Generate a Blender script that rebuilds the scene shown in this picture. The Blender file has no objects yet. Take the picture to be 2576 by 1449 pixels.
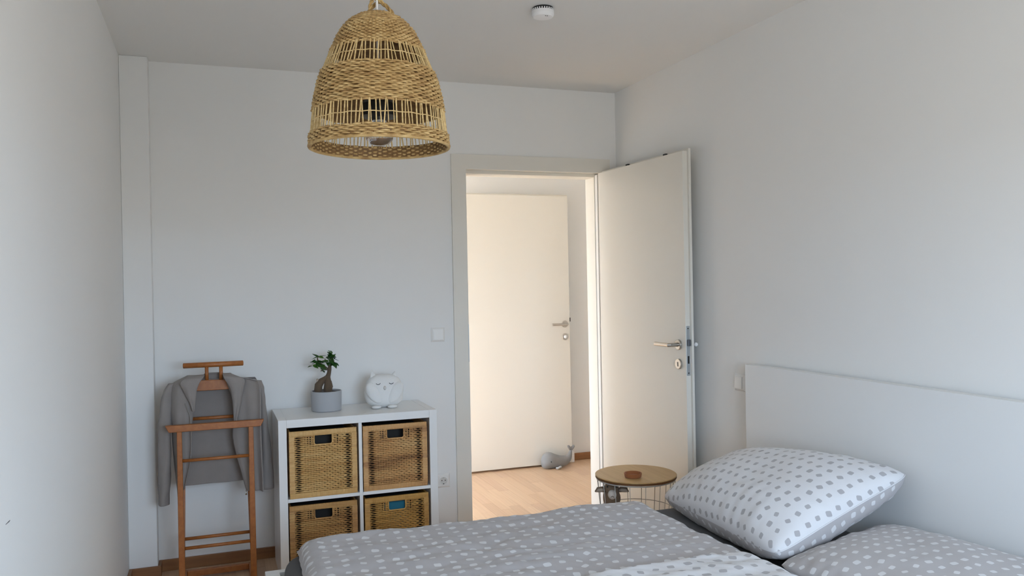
import bpy, math, random
from mathutils import Vector, Matrix, noise
random.seed(7)
PI = math.pi
sc = bpy.context.scene
COL = sc.collection

# ------------------------------------------------------------------ camera
CAM = Vector((0, 0, 1.3826)); YAW, PITCH, ROLL, FPX = 0.3503, -0.0043, -0.0194, 2065.9
f = Vector((math.sin(YAW)*math.cos(PITCH), math.cos(YAW)*math.cos(PITCH), math.sin(PITCH)))
r0 = Vector((math.cos(YAW), -math.sin(YAW), 0)); u0 = r0.cross(f)
r = r0*math.cos(ROLL)+u0*math.sin(ROLL); u = u0*math.cos(ROLL)-r0*math.sin(ROLL)
cam = bpy.data.cameras.new('camera'); co = bpy.data.objects.new('camera', cam); COL.objects.link(co)
co.matrix_world = Matrix(((r.x, u.x, -f.x, CAM.x), (r.y, u.y, -f.y, CAM.y), (r.z, u.z, -f.z, CAM.z), (0, 0, 0, 1)))
cam.sensor_width = 36; cam.lens = 36*FPX/2576; cam.clip_start = 0.05
sc.camera = co

# ------------------------------------------------------------------ light
w = bpy.data.worlds.new('sky'); sc.world = w; w.use_nodes = True
wn = w.node_tree; bg = wn.nodes['Background']; bg.inputs[1].default_value = 24.0
_tc = wn.nodes.new('ShaderNodeTexCoord'); _sp = wn.nodes.new('ShaderNodeSeparateXYZ'); _mr = wn.nodes.new('ShaderNodeMapRange'); _mx = wn.nodes.new('ShaderNodeMix')
wn.links.new(_tc.outputs['Generated'], _sp.inputs[0]); wn.links.new(_sp.outputs[2], _mr.inputs[0])
_mr.inputs[1].default_value = -.03; _mr.inputs[2].default_value = .03; _mx.data_type = 'RGBA'
wn.links.new(_mr.outputs[0], _mx.inputs[0]); wn.links.new(_mx.outputs[2], bg.inputs[0])
_mx.inputs[6].default_value = (.36, .35, .325, 1); _mx.inputs[7].default_value = (.62, .79, 1.0, 1)   # ground below the horizon, sky above
sl = bpy.data.lights.new('sun', 'SUN'); sl.energy = 68; sl.angle = 0.009; sl.color = (1.0, 0.98, 0.93)
so = bpy.data.objects.new('sun', sl); COL.objects.link(so)
so.rotation_euler = Vector((math.cos(.68), -0.09, -math.sin(.68))).to_track_quat('-Z', 'Y').to_euler()
def portal(name, loc, direction, sx, sy):
    l = bpy.data.lights.new(name, 'AREA'); l.shape = 'RECTANGLE'; l.size = sx; l.size_y = sy
    l.cycles.is_portal = True
    o = bpy.data.objects.new(name, l); COL.objects.link(o); o.location = loc
    o.rotation_euler = Vector(direction).to_track_quat('-Z', 'Z').to_euler()
WX0, WX1, WZ0, WZ1 = 0.25, 1.75, 0.85, 1.95          # bedroom window, behind the camera
YF = -0.40
portal('window_portal', ((WX0+WX1)/2, YF-.10, (WZ0+WZ1)/2), (0, 1, 0), WX1-WX0, WZ1-WZ0)
HX0 = -1.25                                          # hall: left end wall
portal('hall_portal', (HX0-.10, 5.21, 1.12), (1, 0, 0), 1.1, 2.1)
vs = sc.view_settings
vs.view_transform = 'Standard'; vs.look = 'None'; vs.gamma = 1; vs.use_curve_mapping = False; vs.exposure = -0.4
sc.cycles.max_bounces = 14; sc.cycles.diffuse_bounces = 10; sc.cycles.sample_clamp_indirect = 6

# ------------------------------------------------------------------ room numbers
YW, YH, YB = 4.413, 4.563, 5.87      # back wall face, its hall face, hall far wall
XL, XR, ZC = -0.3986, 2.2915, 2.517
DX0, DX1, DZ = 1.352, 2.163, 2.028   # clear door opening

# ------------------------------------------------------------------ mesh helpers
class MB:
    def __init__(s): s.v = []; s.f = []; s.uv = []; s.m = []
    def add(s, vs, fs, uvs=None, mi=0):
        b = len(s.v); s.v += [tuple(x) for x in vs]; s.f += [tuple(i+b for i in q) for q in fs]
        s.uv += list(uvs) if uvs else [(0, 0)]*len(vs); s.m += [mi]*len(fs); return s
    def box(s, x0, x1, y0, y1, z0, z1, mi=0):
        return s.add([(x0,y0,z0),(x1,y0,z0),(x1,y1,z0),(x0,y1,z0),(x0,y0,z1),(x1,y0,z1),(x1,y1,z1),(x0,y1,z1)],
                     [(0,3,2,1),(4,5,6,7),(0,1,5,4),(1,2,6,5),(2,3,7,6),(3,0,4,7)], mi=mi)
    def obox(s, a, b, wd, ht, side=(0,1,0)):     # box bar from a to b, wd along side, ht across
        a = Vector(a); b = Vector(b); d = (b-a).normalized(); sd = Vector(side); sd = (sd-d*sd.dot(d)).normalized(); up = d.cross(sd)
        vs = []
        for p in (a, b):
            for i, j in ((-1,-1),(1,-1),(1,1),(-1,1)): vs.append(p+sd*i*wd/2+up*j*ht/2)
        return s.add(vs, [(0,3,2,1),(4,5,6,7),(0,1,5,4),(1,2,6,5),(2,3,7,6),(3,0,4,7)])
    def tube(s, path, rad, n=8, closed=False, flat=1.0, mi=0):
        P = [Vector(p) for p in path]; m = len(P); vs = []; R = rad if isinstance(rad, (list, tuple)) else [rad]*m
        d0 = (P[1]-P[0]).normalized(); ref = Vector((0,0,1)) if abs(d0.z) < .9 else Vector((1,0,0))
        for i in range(m):
            d = (P[(i+1) % m]-P[i-1]) if closed else (P[min(i+1, m-1)]-P[max(i-1, 0)])
            d.normalize(); a = ref-d*ref.dot(d)
            if a.length < 1e-4: a = Vector((1,0,0))-d*d.x
            a.normalize(); b = d.cross(a); ref = a
            for k in range(n):
                t = 2*PI*k/n; vs.append(P[i]+a*math.cos(t)*R[i]+b*math.sin(t)*R[i]*flat)
        fs = []
        for i in range(m if closed else m-1):
            for k in range(n):
                fs.append((i*n+k, i*n+(k+1) % n, ((i+1) % m)*n+(k+1) % n, ((i+1) % m)*n+k))
        if not closed: fs += [tuple(range(n-1, -1, -1)), tuple((m-1)*n+k for k in range(n))]
        return s.add(vs, fs, mi=mi)
    def lathe(s, prof, n=32, c=(0,0,0), ax=None, mi=0):   # prof: (r,z); ax: matrix for another axis
        vs = []; m = len(prof); c = Vector(c)
        for (rr, z) in prof:
            for k in range(n):
                p = Vector((rr*math.cos(2*PI*k/n), rr*math.sin(2*PI*k/n), z)); vs.append((ax @ p if ax else p)+c)
        fs = [(i*n+k, i*n+(k+1) % n, (i+1)*n+(k+1) % n, (i+1)*n+k) for i in range(m-1) for k in range(n)]
        fs += [tuple(range(n-1, -1, -1)), tuple((m-1)*n+k for k in range(n))]
        return s.add(vs, fs, mi=mi)
    def ball(s, c, rx, ry, rz, n=20, m=12, rot=None, fn=None):
        vs = []; c = Vector(c)
        for i in range(m+1):
            t = PI*i/m
            for k in range(n):
                a = 2*PI*k/n; p = Vector((math.sin(t)*math.cos(a), math.sin(t)*math.sin(a), -math.cos(t)))
                p = Vector((p.x*rx, p.y*ry, p.z*rz))
                if fn: p = fn(p)
                vs.append((rot @ p if rot else p)+c)
        fs = [(i*n+k, i*n+(k+1) % n, (i+1)*n+(k+1) % n, (i+1)*n+k) for i in range(m) for k in range(n)]
        return s.add(vs, fs)
    def grid(s, fn, nu, nv, uvfn=None, mi=0, flip=False):
        vs = [fn(i/nu, j/nv) for j in range(nv+1) for i in range(nu+1)]
        uv = [uvfn(i/nu, j/nv) for j in range(nv+1) for i in range(nu+1)] if uvfn else None
        fs = []
        for j in range(nv):
            for i in range(nu):
                a = j*(nu+1)+i; q = (a, a+1, a+nu+2, a+nu+1); fs.append(q[::-1] if flip else q)
        return s.add(vs, fs, uv, mi)
    def build(s, name, mat, parent=None, smooth=False, bevel=0, seg=2, solid=0, sub=0, weld=False, at=None):
        L = Vector(at) if at else Vector((0, 0, 0))
        me = bpy.data.meshes.new(name); me.from_pydata([tuple(Vector(v)-L) for v in s.v], [], s.f)
        for mm in (mat if isinstance(mat, (list, tuple)) else [mat]): me.materials.append(mm)
        if any(s.m): me.polygons.foreach_set('material_index', s.m)
        if any(q != (0, 0) for q in s.uv):
            ul = me.uv_layers.new(name='UVMap')
            for lp in me.loops: ul.data[lp.index].uv = s.uv[lp.vertex_index]
        if smooth: me.polygons.foreach_set('use_smooth', [True]*len(me.polygons))
        me.validate(); me.update()
        o = bpy.data.objects.new(name, me); COL.objects.link(o)
        if parent: o.parent = parent
        if weld: mo = o.modifiers.new('weld', 'WELD'); mo.merge_threshold = 1e-4
        if solid: mo = o.modifiers.new('solid', 'SOLIDIFY'); mo.thickness = solid; mo.offset = 0
        if sub: mo = o.modifiers.new('sub', 'SUBSURF'); mo.levels = sub; mo.render_levels = sub
        if bevel:
            mo = o.modifiers.new('bevel', 'BEVEL'); mo.width = bevel; mo.segments = seg; mo.limit_method = 'ANGLE'
            me.polygons.foreach_set('use_smooth', [True]*len(me.polygons))
            mo.harden_normals = True
        return o
def tag(o, label=None, cat=None, group=None, kind=None):
    for k, v in (('label', label), ('category', cat), ('group', group), ('kind', kind)):
        if v: o[k] = v
    return o
def thing(name, label, cat, loc=(0,0,0), rotz=0, group=None):
    o = bpy.data.objects.new(name, None); COL.objects.link(o); o.location = loc; o.rotation_euler = (0,0,rotz)
    o.empty_display_size = .05
    return tag(o, label, cat, group)
def lin(c):
    return tuple((x/12.92 if x <= .04045 else ((x+.055)/1.055)**2.4) for x in c)
def rgb(a, b, c): return lin((a/255, b/255, c/255))+(1,)

# ------------------------------------------------------------------ material helpers
def mat(name, col, rough=.6, metal=0, **kw):
    m = bpy.data.materials.new(name); m.use_nodes = True; b = m.node_tree.nodes['Principled BSDF']
    b.inputs['Base Color'].default_value = col; b.inputs['Roughness'].default_value = rough; b.inputs['Metallic'].default_value = metal
    for k, v in kw.items(): b.inputs[k.replace('_', ' ')].default_value = v
    return m
class NT:
    def __init__(s, m): s.t = m.node_tree; s.b = s.t.nodes['Principled BSDF']
    def n(s, typ, **kw):
        x = s.t.nodes.new(typ)
        for k, v in kw.items():
            if k[0] == '_': setattr(x, k[1:], v)
        return x
    def l(s, a, b): s.t.links.new(a, b)
    def math(s, op, a, b=None, c=None):
        x = s.t.nodes.new('ShaderNodeMath'); x.operation = op
        for i, q in enumerate((a, b, c)):
            if q is None: continue
            if isinstance(q, (int, float)): x.inputs[i].default_value = q
            else: s.l(q, x.inputs[i])
        return x.outputs[0]
    def coord(s, which='Object', scale=(1,1,1), rnd=0):
        t = s.t.nodes.new('ShaderNodeTexCoord'); mp = s.t.nodes.new('ShaderNodeMapping'); mp.inputs['Scale'].default_value = scale
        s.l(t.outputs[which], mp.inputs[0])
        if rnd:
            oi = s.t.nodes.new('ShaderNodeObjectInfo'); k = s.math('MULTIPLY', oi.outputs['Random'], rnd)
            s.l(k, mp.inputs['Location'])
        return mp.outputs[0]
    def noise(s, vec, scale=5, detail=3, rough=.5):
        x = s.t.nodes.new('ShaderNodeTexNoise'); x.inputs['Scale'].default_value = scale; x.inputs['Detail'].default_value = detail
        x.inputs['Roughness'].default_value = rough; s.l(vec, x.inputs['Vector']); return x.outputs['Fac']
    def ramp(s, fac, stops):
        x = s.t.nodes.new('ShaderNodeValToRGB'); e = x.color_ramp.elements
        while len(e) < len(stops): e.new(.5)
        for q, (p, c) in zip(e, stops): q.position = p; q.color = c
        s.l(fac, x.inputs[0]); return x.outputs[0]
    def mix(s, fac, a, b):
        x = s.t.nodes.new('ShaderNodeMix'); x.data_type = 'RGBA'
        for i, q in ((0, fac), (6, a), (7, b)):
            if hasattr(q, 'is_linked'): s.l(q, x.inputs[i])
            else: x.inputs[i].default_value = q
        return x.outputs[2]
    def col(s, c): s.l(c, s.b.inputs['Base Color'])
    def bump(s, h, strength=.3, dist=.002):
        x = s.t.nodes.new('ShaderNodeBump'); x.inputs['Strength'].default_value = strength; x.inputs['Distance'].default_value = dist
        s.l(h, x.inputs['Height']); s.l(x.outputs[0], s.b.inputs['Normal'])

def paint(name, c):
    m = mat(name, c, .85); t = NT(m); v = t.coord('Object')
    big = t.noise(v, 1.3, 2); t.col(t.mix(big, c, tuple(x*.965 for x in c[:3])+(1,)))
    t.bump(t.noise(v, 260, 3), .12, .0008); return m
def wood(name, c1, c2, scale=(6, 6, 60), rough=.45, rnd=0, axis_noise=9):
    m = mat(name, c1, rough); t = NT(m); v = t.coord('Object', scale, rnd)
    n1 = t.noise(v, axis_noise/6, 5, .6); t.col(t.ramp(n1, [(.3, c1), (.7, c2)])); t.bump(n1, .08, .001); return m
M = {}
M['wall'] = paint('white_wall_paint', (.80, .80, .79, 1))
M['ceiling'] = paint('ceiling_paint', (.78, .775, .76, 1))
M['lacquer'] = mat('cream_white_lacquer', (.73, .705, .645, 1), .35)
M['shelf'] = mat('white_foil', (.80, .80, .79, 1), .28)
M['bed_white'] = mat('white_bed_foil', (.76, .765, .76, 1), .4)
M['plastic'] = mat('white_plastic', (.80, .79, .77, 1), .35)
M['plastic_bright'] = mat('white_plastic_bright', (.86, .86, .87, 1), .4)
M['dark'] = mat('dark_plastic', (.012, .012, .012, 1), .4)
M['black_matte'] = mat('black_matte', (.02, .018, .016, 1), .8)
M['steel'] = mat('brushed_steel', (.52, .49, .45, 1), .33, 1.0)
M['plate_steel'] = mat('zinc_steel', (.50, .54, .57, 1), .42, .85)
M['wire'] = mat('pale_grey_wire', (.46, .445, .42, 1), .4)
M['beech'] = wood('beech_wood', rgb(168, 104, 50), rgb(148, 86, 38), (5, 5, 5), .42, 3, 60)
M['skirting'] = wood('skirting_oak', rgb(146, 100, 60), rgb(122, 80, 46), (2, 14, 30), .5)
M['hidden_floor'] = wood('floor_oak_under', rgb(212, 191, 168), rgb(222, 202, 180), (30, 2, 2), .45)

def plank_mat():
    m = mat('oak_plank', (.5, .35, .22, 1), .36); t = NT(m)
    v = t.coord('Object', (42, .9, 1), 37)
    g = t.noise(v, 1.0, 6, .62); v2 = t.coord('Object', (7, 1.1, 1), 53); g2 = t.noise(v2, 1.0, 3, .5)
    oi = t.n('ShaderNodeObjectInfo')
    base = t.ramp(oi.outputs['Random'], [(0, rgb(200, 169, 140)), (.35, rgb(212, 182, 151)), (.7, rgb(220, 191, 160)), (1, rgb(206, 174, 146))])
    k = t.math('ADD', t.math('MULTIPLY', g, .6), t.math('MULTIPLY', g2, .4))
    dk = t.mix(.5, base, rgb(150, 108, 74))
    t.col(t.mix(t.ramp(k, [(.36, (.0, .0, .0, 1)), (.66, (.75, .75, .75, 1))]), base, dk))
    t.bump(g, .05, .0006); return m
M['plank'] = plank_mat()

def fabric(name, base, dot, du=.052, dv=.052, rad=.0116):
    m = mat(name, base, .9, Sheen_Weight=.15); t = NT(m)
    tc = t.n('ShaderNodeTexCoord'); sp = t.n('ShaderNodeSeparateXYZ'); t.l(tc.outputs['UV'], sp.inputs[0])
    vv = t.math('DIVIDE', sp.outputs[1], dv); row = t.math('FLOOR', vv)
    off = 0.0
    uu = t.math('ADD', t.math('DIVIDE', sp.outputs[0], du), off); colm = t.math('FLOOR', uu)
    cb = t.n('ShaderNodeCombineXYZ'); t.l(colm, cb.inputs[0]); t.l(row, cb.inputs[1])
    wn = t.n('ShaderNodeTexWhiteNoise'); wn.noise_dimensions = '3D'; t.l(cb.outputs[0], wn.inputs[0])
    sc_ = t.n('ShaderNodeSeparateColor'); t.l(wn.outputs['Color'], sc_.inputs[0])
    def loc(val, cell, size, rn, jit):
        a = t.math('SUBTRACT', t.math('SUBTRACT', val, cell), .5)
        return t.math('ADD', t.math('MULTIPLY', a, size), t.math('MULTIPLY', t.math('SUBTRACT', rn, .5), jit))
    a = loc(uu, colm, du, sc_.outputs[0], .007); b = loc(vv, row, dv, sc_.outputs[1], .007)
    ang = t.math('MULTIPLY', t.math('SUBTRACT', sc_.outputs[2], .5), 1.1)
    ca = t.math('COSINE', ang); sa = t.math('SINE', ang)
    x = t.math('SUBTRACT', t.math('MULTIPLY', a, ca), t.math('MULTIPLY', b, sa))
    y = t.math('ADD', t.math('MULTIPLY', a, sa), t.math('MULTIPLY', b, ca))
    rr = t.math('MULTIPLY', t.math('ADD', t.math('MULTIPLY', sc_.outputs[1], .25), .82), rad)
    e = t.math('ADD', t.math('POWER', t.math('DIVIDE', t.math('ABSOLUTE', x), rr), 4.0),
               t.math('POWER', t.math('DIVIDE', t.math('ABSOLUTE', y), t.math('MULTIPLY', rr, .86)), 4.0))
    mask = t.math('LESS_THAN', e, 1.0)
    t.col(t.mix(mask, base, dot))
    t.bump(t.noise(t.coord('UV'), 900, 2), .15, .0006); return m
M['grey_dots'] = fabric('grey_cotton_white_dots', (.42, .40, .405, 1), (.64, .64, .65, 1))
M['white_dots'] = fabric('white_cotton_grey_dots', (.66, .66, .68, 1), (.385, .375, .39, 1))
def cloth_mat(name, c, k=.85, sc_=700):
    m = mat(name, c, .95, Sheen_Weight=.1); t = NT(m); v = t.coord('Object')
    t.col(t.mix(t.noise(v, 14, 4, .6), tuple(x*k for x in c[:3])+(1,), c)); t.bump(t.noise(v, sc_, 2), .5, .001); return m
M['sheet'] = cloth_mat('charcoal_jersey', (.062, .058, .058, 1), .9)
M['cardigan'] = cloth_mat('taupe_knit', (.30, .268, .25, 1), .8, 500)
M['whale'] = cloth_mat('grey_knit', (.27, .27, .275, 1), .75, 350)
M['flipper'] = cloth_mat('light_grey_knit', (.52, .54, .56, 1), .8, 350)
M['owl'] = cloth_mat('white_plush', (.80, .80, .79, 1), .88, 260)
M['toy_brown'] = cloth_mat('brown_plush', (.21, .145, .095, 1), .7, 300)
M['toy_ear'] = cloth_mat('beige_plush', (.42, .35, .28, 1), .8, 300)
M['toy_snout'] = cloth_mat('cream_plush', (.68, .63, .57, 1), .85, 300)
M['teal'] = cloth_mat('teal_cloth', (.02, .16, .24, 1), .8)
M['soil'] = cloth_mat('potting_soil', (.055, .028, .016, 1), .4, 120)
M['bark'] = cloth_mat('ficus_bark', (.14, .095, .06, 1), .55, 160)
M['pot'] = cloth_mat('grey_concrete', (.40, .41, .43, 1), .93, 300)
M['clay'] = cloth_mat('terracotta_cork', (.36, .13, .045, 1), .75, 400)
def leaf_mat():
    m = mat('ficus_leaf', (.03, .10, .015, 1), .35); t = NT(m); oi = t.n('ShaderNodeObjectInfo')
    t.col(t.ramp(oi.outputs['Random'], [(0, (.010, .045, .010, 1)), (.6, (.02, .085, .012, 1)), (1, (.06, .15, .02, 1))])); return m
M['leaf'] = leaf_mat()
def straw(name, c1, c2, c3, scale, rough=.6, rnd=11, bump=True):
    m = mat(name, c1, rough); t = NT(m); v = t.coord('Object', scale, rnd)
    a = t.noise(v, 1.0, 4, .65); t.col(t.ramp(a, [(.30, c3), (.48, c1), (.70, c2)])); 
    if bump: t.bump(t.noise(t.coord('Object'), 420, 2), .4, .0008)
    return m
M['sedge'] = straw('woven_sedge', rgb(180, 147, 94), rgb(210, 181, 128), rgb(142, 107, 62), (24, 24, 95))
M['sedge_shadow'] = straw('sedge_inner_shadow', rgb(122, 90, 50), rgb(140, 106, 62), rgb(98, 70, 36), (24, 24, 95))  # same sedge, coloured darker to paint in the shade inside the lamp
M['sedge_stick'] = straw('sedge_stick', rgb(206, 178, 124), rgb(222, 198, 148), rgb(176, 142, 92), (30, 30, 6), bump=False)
M['rope'] = straw('sedge_rope', rgb(180, 146, 90), rgb(208, 178, 122), rgb(132, 98, 54), (60, 60, 60))
def rattan(name, c1, c2, c3, scale):
    return straw(name, c1, c2, c3, scale, .5, 5)
M['ratA'] = rattan('rattan_light', rgb(200, 158, 96), rgb(216, 178, 118), rgb(176, 130, 74), (5, 5, 42))
M['ratB'] = rattan('rattan_banded', rgb(196, 148, 92), rgb(212, 172, 116), rgb(128, 84, 48), (2.2, 2, 22))
M['ratC'] = rattan('rattan_brown', rgb(176, 132, 76), rgb(198, 158, 98), rgb(132, 90, 48), (3, 3, 30))
M['ratD'] = rattan('rattan_golden', rgb(182, 138, 70), rgb(204, 160, 90), rgb(146, 100, 48), (4, 4, 34))
M['table_top'] = wood('oak_veneer', rgb(192, 160, 110), rgb(172, 138, 90), (26, 1.6, 2), .4)
M['table_rim'] = mat('dark_brown_edge', rgb(98, 62, 28), .6)
M['glass'] = mat('clear_bulb_glass', (1, 1, 1, 1), .03, Transmission_Weight=1.0, IOR=1.45)

# ------------------------------------------------------------------ the setting
S = lambda o: tag(o, kind='structure')
T = .15
S(MB().box(XL-T, XR+T, YF-T, YH, -.12, -.006).build('floor', M['hidden_floor']))
floor = bpy.data.objects['floor']
hall_floor = S(MB().box(HX0-T, 3.55, YH, YB+T, -.12, -.006).build('floor_hall', M['hidden_floor']))
S(MB().box(HX0-T, 3.55, YF-T, YB+T, ZC, ZC+.15).build('ceiling', M['ceiling']))
S(MB().box(XL-T, XL, YF, YW, -.006, ZC).build('wall_left', M['wall']))
S(MB().box(XR, XR+T, YF, YW, -.006, ZC).build('wall_right', M['wall']))
wb = MB(); wb.box(HX0, DX0-.02, YW, YH, -.006, ZC); wb.box(DX1+.02, 3.4, YW, YH, -.006, ZC); wb.box(DX0-.02, DX1+.02, YW, YH, DZ+.02, ZC)
S(wb.build('wall_back', M['wall']))
S(MB().box(XL, -.2715, 4.326, YW, -.006, ZC).build('wall_pillar', M['wall'], bevel=.004))
wf = MB(); wf.box(XL-T, WX0, YF-T, YF, -.006, ZC); wf.box(WX1, XR+T, YF-T, YF, -.006, ZC)
wf.box(WX0, WX1, YF-T, YF, -.006, WZ0); wf.box(WX0, WX1, YF-T, YF, WZ1, ZC)
S(wf.build('wall_front', M['wall']))
win = S(MB().box(WX0, WX1, YF-.09, YF-.03, WZ0, WZ0+.06).box(WX0, WX1, YF-.09, YF-.03, WZ1-.06, WZ1).box(WX0, WX0+.06, YF-.09, YF-.03, WZ0+.06, WZ1-.06)
        .box(WX1-.06, WX1, YF-.09, YF-.03, WZ0+.06, WZ1-.06).build('window_1', M['plastic_bright']))
S(MB().box(HX0, 3.4, YB, YB+T, -.006, ZC).build('wall_hall_far', M['wall']))
S(MB().box(3.4, 3.4+T, YH, YB, -.006, ZC).build('wall_hall_right', M['wall']))
hw = MB(); hw.box(HX0-T, HX0, YW, 4.66, -.006, ZC); hw.box(HX0-T, HX0, 5.76, YB, -.006, ZC); hw.box(HX0-T, HX0, 4.66, 5.76, 2.17, ZC); hw.box(HX0-T, HX0, 4.66, 5.76, -.006, .07)
S(hw.build('wall_hall_left', M['wall']))
S(MB().box(HX0-.09, HX0-.03, 4.66, 4.72, .07, 2.17).box(HX0-.09, HX0-.03, 5.70, 5.76, .07, 2.17).box(HX0-.09, HX0-.03, 4.72, 5.70, 2.11, 2.17)
  .box(HX0-.09, HX0-.03, 4.72, 5.70, .07, .13).build('window_2', M['plastic_bright']))

MB().tube([(XL+.0002, 1.900, 0.920), (XL+.0004, 1.927, 0.919), (XL+.0002, 1.938, 0.919)], [.0006, .0012, .0004], 6).build('scuff_mark', mat('scuff_grey', (.18,.18,.19,1), .9), bpy.data.objects['wall_left'])

# floor strips: real pieces where the photo shows the floor
pm = MB().box(-.5, .5, -.5, .5, -.006, 0).build('plank', M['plank'])
proto_mesh = pm.data; bpy.data.objects.remove(pm)
def planks(x0, x1, y0, y1, parent, wd=.069):
    x = x0; k = 0
    while x < x1-.005:
        xe = min(x+wd, x1); y = y0-random.random()*.35
        while y < y1:
            ye = y+random.choice((.36, .44, .52, .62)); a = max(y, y0); b = min(ye, y1)
            if b-a > .01:
                o = bpy.data.objects.new('plank', proto_mesh); COL.objects.link(o); o.parent = parent
                o.location = ((x+xe)/2, (a+b)/2, random.uniform(-.0003, 0)); o.scale = (xe-x-.0007, b-a-.0009, 1)
            y = ye
        x = xe; k += 1
planks(XL, XR, 3.16, YW, floor)
planks(1.16, 2.95, YW, YB, hall_floor)
S(MB().box(HX0, 1.16, YH, YB, -.006, 0).box(2.95, 3.4, YH, YB, -.006, 0).build('floor_hall_sides', M['hidden_floor']))
S(MB().box(XL, XR, YF, 3.16, -.006, 0).build('floor_bedroom_rest', M['hidden_floor']))

def skirting(name, pts):
    m = MB()
    for a, b, s in pts: m.obox(a, b, .015, .055, s)
    return S(m.build(name, M['skirting'], bevel=.002))
skirting('baseboard_back', [((-.2715, YW-.0075, .0275), (DX0-.09, YW-.0075, .0275), (0,1,0))])
skirting('baseboard_pillar', [((XL, 4.326-.0075, .0275), (-.2565, 4.326-.0075, .0275), (0,1,0)), ((-.264, 4.326, .0275), (-.264, YW-.015, .0275), (1,0,0))])
skirting('baseboard_left', [((XL+.0075, YF, .0275), (XL+.0075, 4.31, .0275), (1,0,0))])
skirting('baseboard_right', [((XR-.0075, YF, .0275), (XR-.0075, YW, .0275), (1,0,0))])
skirting('baseboard_hall', [((HX0, YB-.0075, .0275), (3.4, YB-.0075, .0275), (0,1,0))])

# door frame of the bedroom: casing, lining, stop bead, strike plate
fr = S(MB().box(DX0-.022, DX0, YW+.04, YH+.012, 0, DZ-.012).box(DX1, DX1+.022, YW+.04, YH+.012, 0, DZ-.012)
       .box(DX0-.022, DX1+.022, YW+.04, YH+.012, DZ-.012, DZ+.022)
       .box(DX0-.022, DX0-.012, YW, YW+.04, 0, DZ).box(DX1+.012, DX1+.022, YW, YW+.04, 0, DZ).box(DX0-.022, DX1+.022, YW, YW+.04, DZ+.008, DZ+.022)
       .build('door_1', M['lacquer'], bevel=.002))
def casing(ya, yb):
    c = MB()
    c.box(DX0-.090, DX0-.006, ya, yb, 0, DZ+.006); c.box(DX1+.008, DX1+.080, ya, yb, 0, DZ+.006); c.box(DX0-.090, DX1+.080, ya, yb, DZ+.006, DZ+.088)
    return c
casing(YW-.014, YW).build('casing', M['lacquer'], fr)
casing(YH, YH+.012).build('casing', M['lacquer'], fr)
tag(MB().box(DX1+.004, DX1+.011, YW+.008, YW+.038, 0, DZ).build('door_seal', M['plastic'], fr, bevel=.002), 'white rubber seal strip')
tag(MB().box(DX0-.010, DX0-.0055, YW-.0155, YW+.03, .955, 1.165).build('strike_plate', M['plate_steel'], fr, bevel=.001), 'steel strike plate')

# ------------------------------------------------------------------ door leaves
def hardware(parent, x, z, side, lever_dir, key=True, thumb=False, yface=0.0):
    # rosette + L lever on the face at local y = yface, pointing to -y*side
    s = side; ax = Matrix(((1,0,0),(0,0,-s),(0,1,0)))
    h = MB(); h.lathe([(.0,-.0), (.026,0), (.026,.008), (.024,.010), (0,.010)], 28, (x, yface, z), ax).build('handle_rosette', M['steel'], parent, smooth=False, bevel=.0005)
    path = [(x, yface-s*.008, z), (x, yface-s*.054, z), (x+lever_dir*.004, yface-s*.060, z), (x+lever_dir*.125, yface-s*.060, z)]
    lv = MB().tube(path, .0098, 14).build('door_handle', M['steel'], parent, smooth=False, bevel=.001)
    e = MB(); e.lathe([(0,0), (.026,0), (.026,.008), (.024,.010), (0,.010)], 28, (x, yface, z-.097), ax)
    eo = e.build('key_rosette', M['steel'], parent, bevel=.0005)
    if key: MB().box(x-.004, x+.004, yface-s*.0107-.0005, yface-s*.0107+.0005, z-.109, z-.087).build('keyhole', M['dark'], eo)
    if thumb: MB().ball((x, yface-s*.012, z-.097), .013, .012, .013, 16, 10).build('thumb_turn', M['plastic_bright'], eo, smooth=True)
    return lv
H0 = Vector((2.158, 4.385, 0)); dd = Vector((.045, -.842, 0)).normalized()
lf = thing('door_leaf', 'cream white bedroom door standing open against the right wall', 'door', H0, math.atan2(dd.y, dd.x))
W = .853
MB().box(.008, W, 0, .027, .008, 2.030).box(-.002, W+.013, .027, .040, .008, 2.043).build('leaf_panel', M['lacquer'], lf, bevel=.0015)
hardware(lf, W-.058, 1.064, 1, -1, key=True)
lv = hardware(lf, W-.058, 1.064, -1, -1, key=False, yface=.040)
lv.scale = (1, .60, 1); lv.location = (0, .016, 0)
MB().tube([(W-.045,.040,1.064),(W-.020,.062,1.064)], .0085, 12).build('handle_stub', M['steel'], lf)
MB().ball((W-.013, .0695, 1.064), .0105, .0105, .0105, 18, 12).build('bumper_ball', M['plastic_bright'], lf, smooth=True)
lk = MB().box(W-.001, W+.0015, .003, .024, .912, 1.160).build('lock_plate', M['plate_steel'], lf, bevel=.004)
MB().box(W, W+.013, .005, .022, 1.060, 1.092).build('latch', mat('dark_zinc', (.16,.17,.19,1), .45, .8), lk, bevel=.003)
MB().box(W, W+.0025, .009, .018, .972, 1.010).build('bolt', M['dark'], lk)
for zz in (.925, 1.147): MB().lathe([(0,0),(.0035,0),(.0035,.0006),(0,.0006)], 12, (W+.0015, .0135, zz), Matrix(((0,0,1),(0,1,0),(-1,0,0)))).build('screw', M['black_matte'], lk)
for xx in (.315, .685): MB().box(xx-.012, xx+.012, .006, .018, 2.029, 2.0395).build('top_clip', M['dark'], lf)
for zz in (.25, 1.86, 2.02):
    MB().lathe([(0,-.045 if zz < 2 else -.01),(.0075,-.045 if zz < 2 else -.01),(.0075,.045 if zz < 2 else .012),(0,.045 if zz < 2 else .012)], 14, (-.004, .034, zz)).build('hinge', M['plate_steel'] if zz < 2 else M['plastic_bright'], lf, smooth=False)
hl = thing('door_leaf', 'bright white hallway door seen through the bedroom doorway, beside the whale', 'door', (1.70, 5.757, 0))
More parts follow.
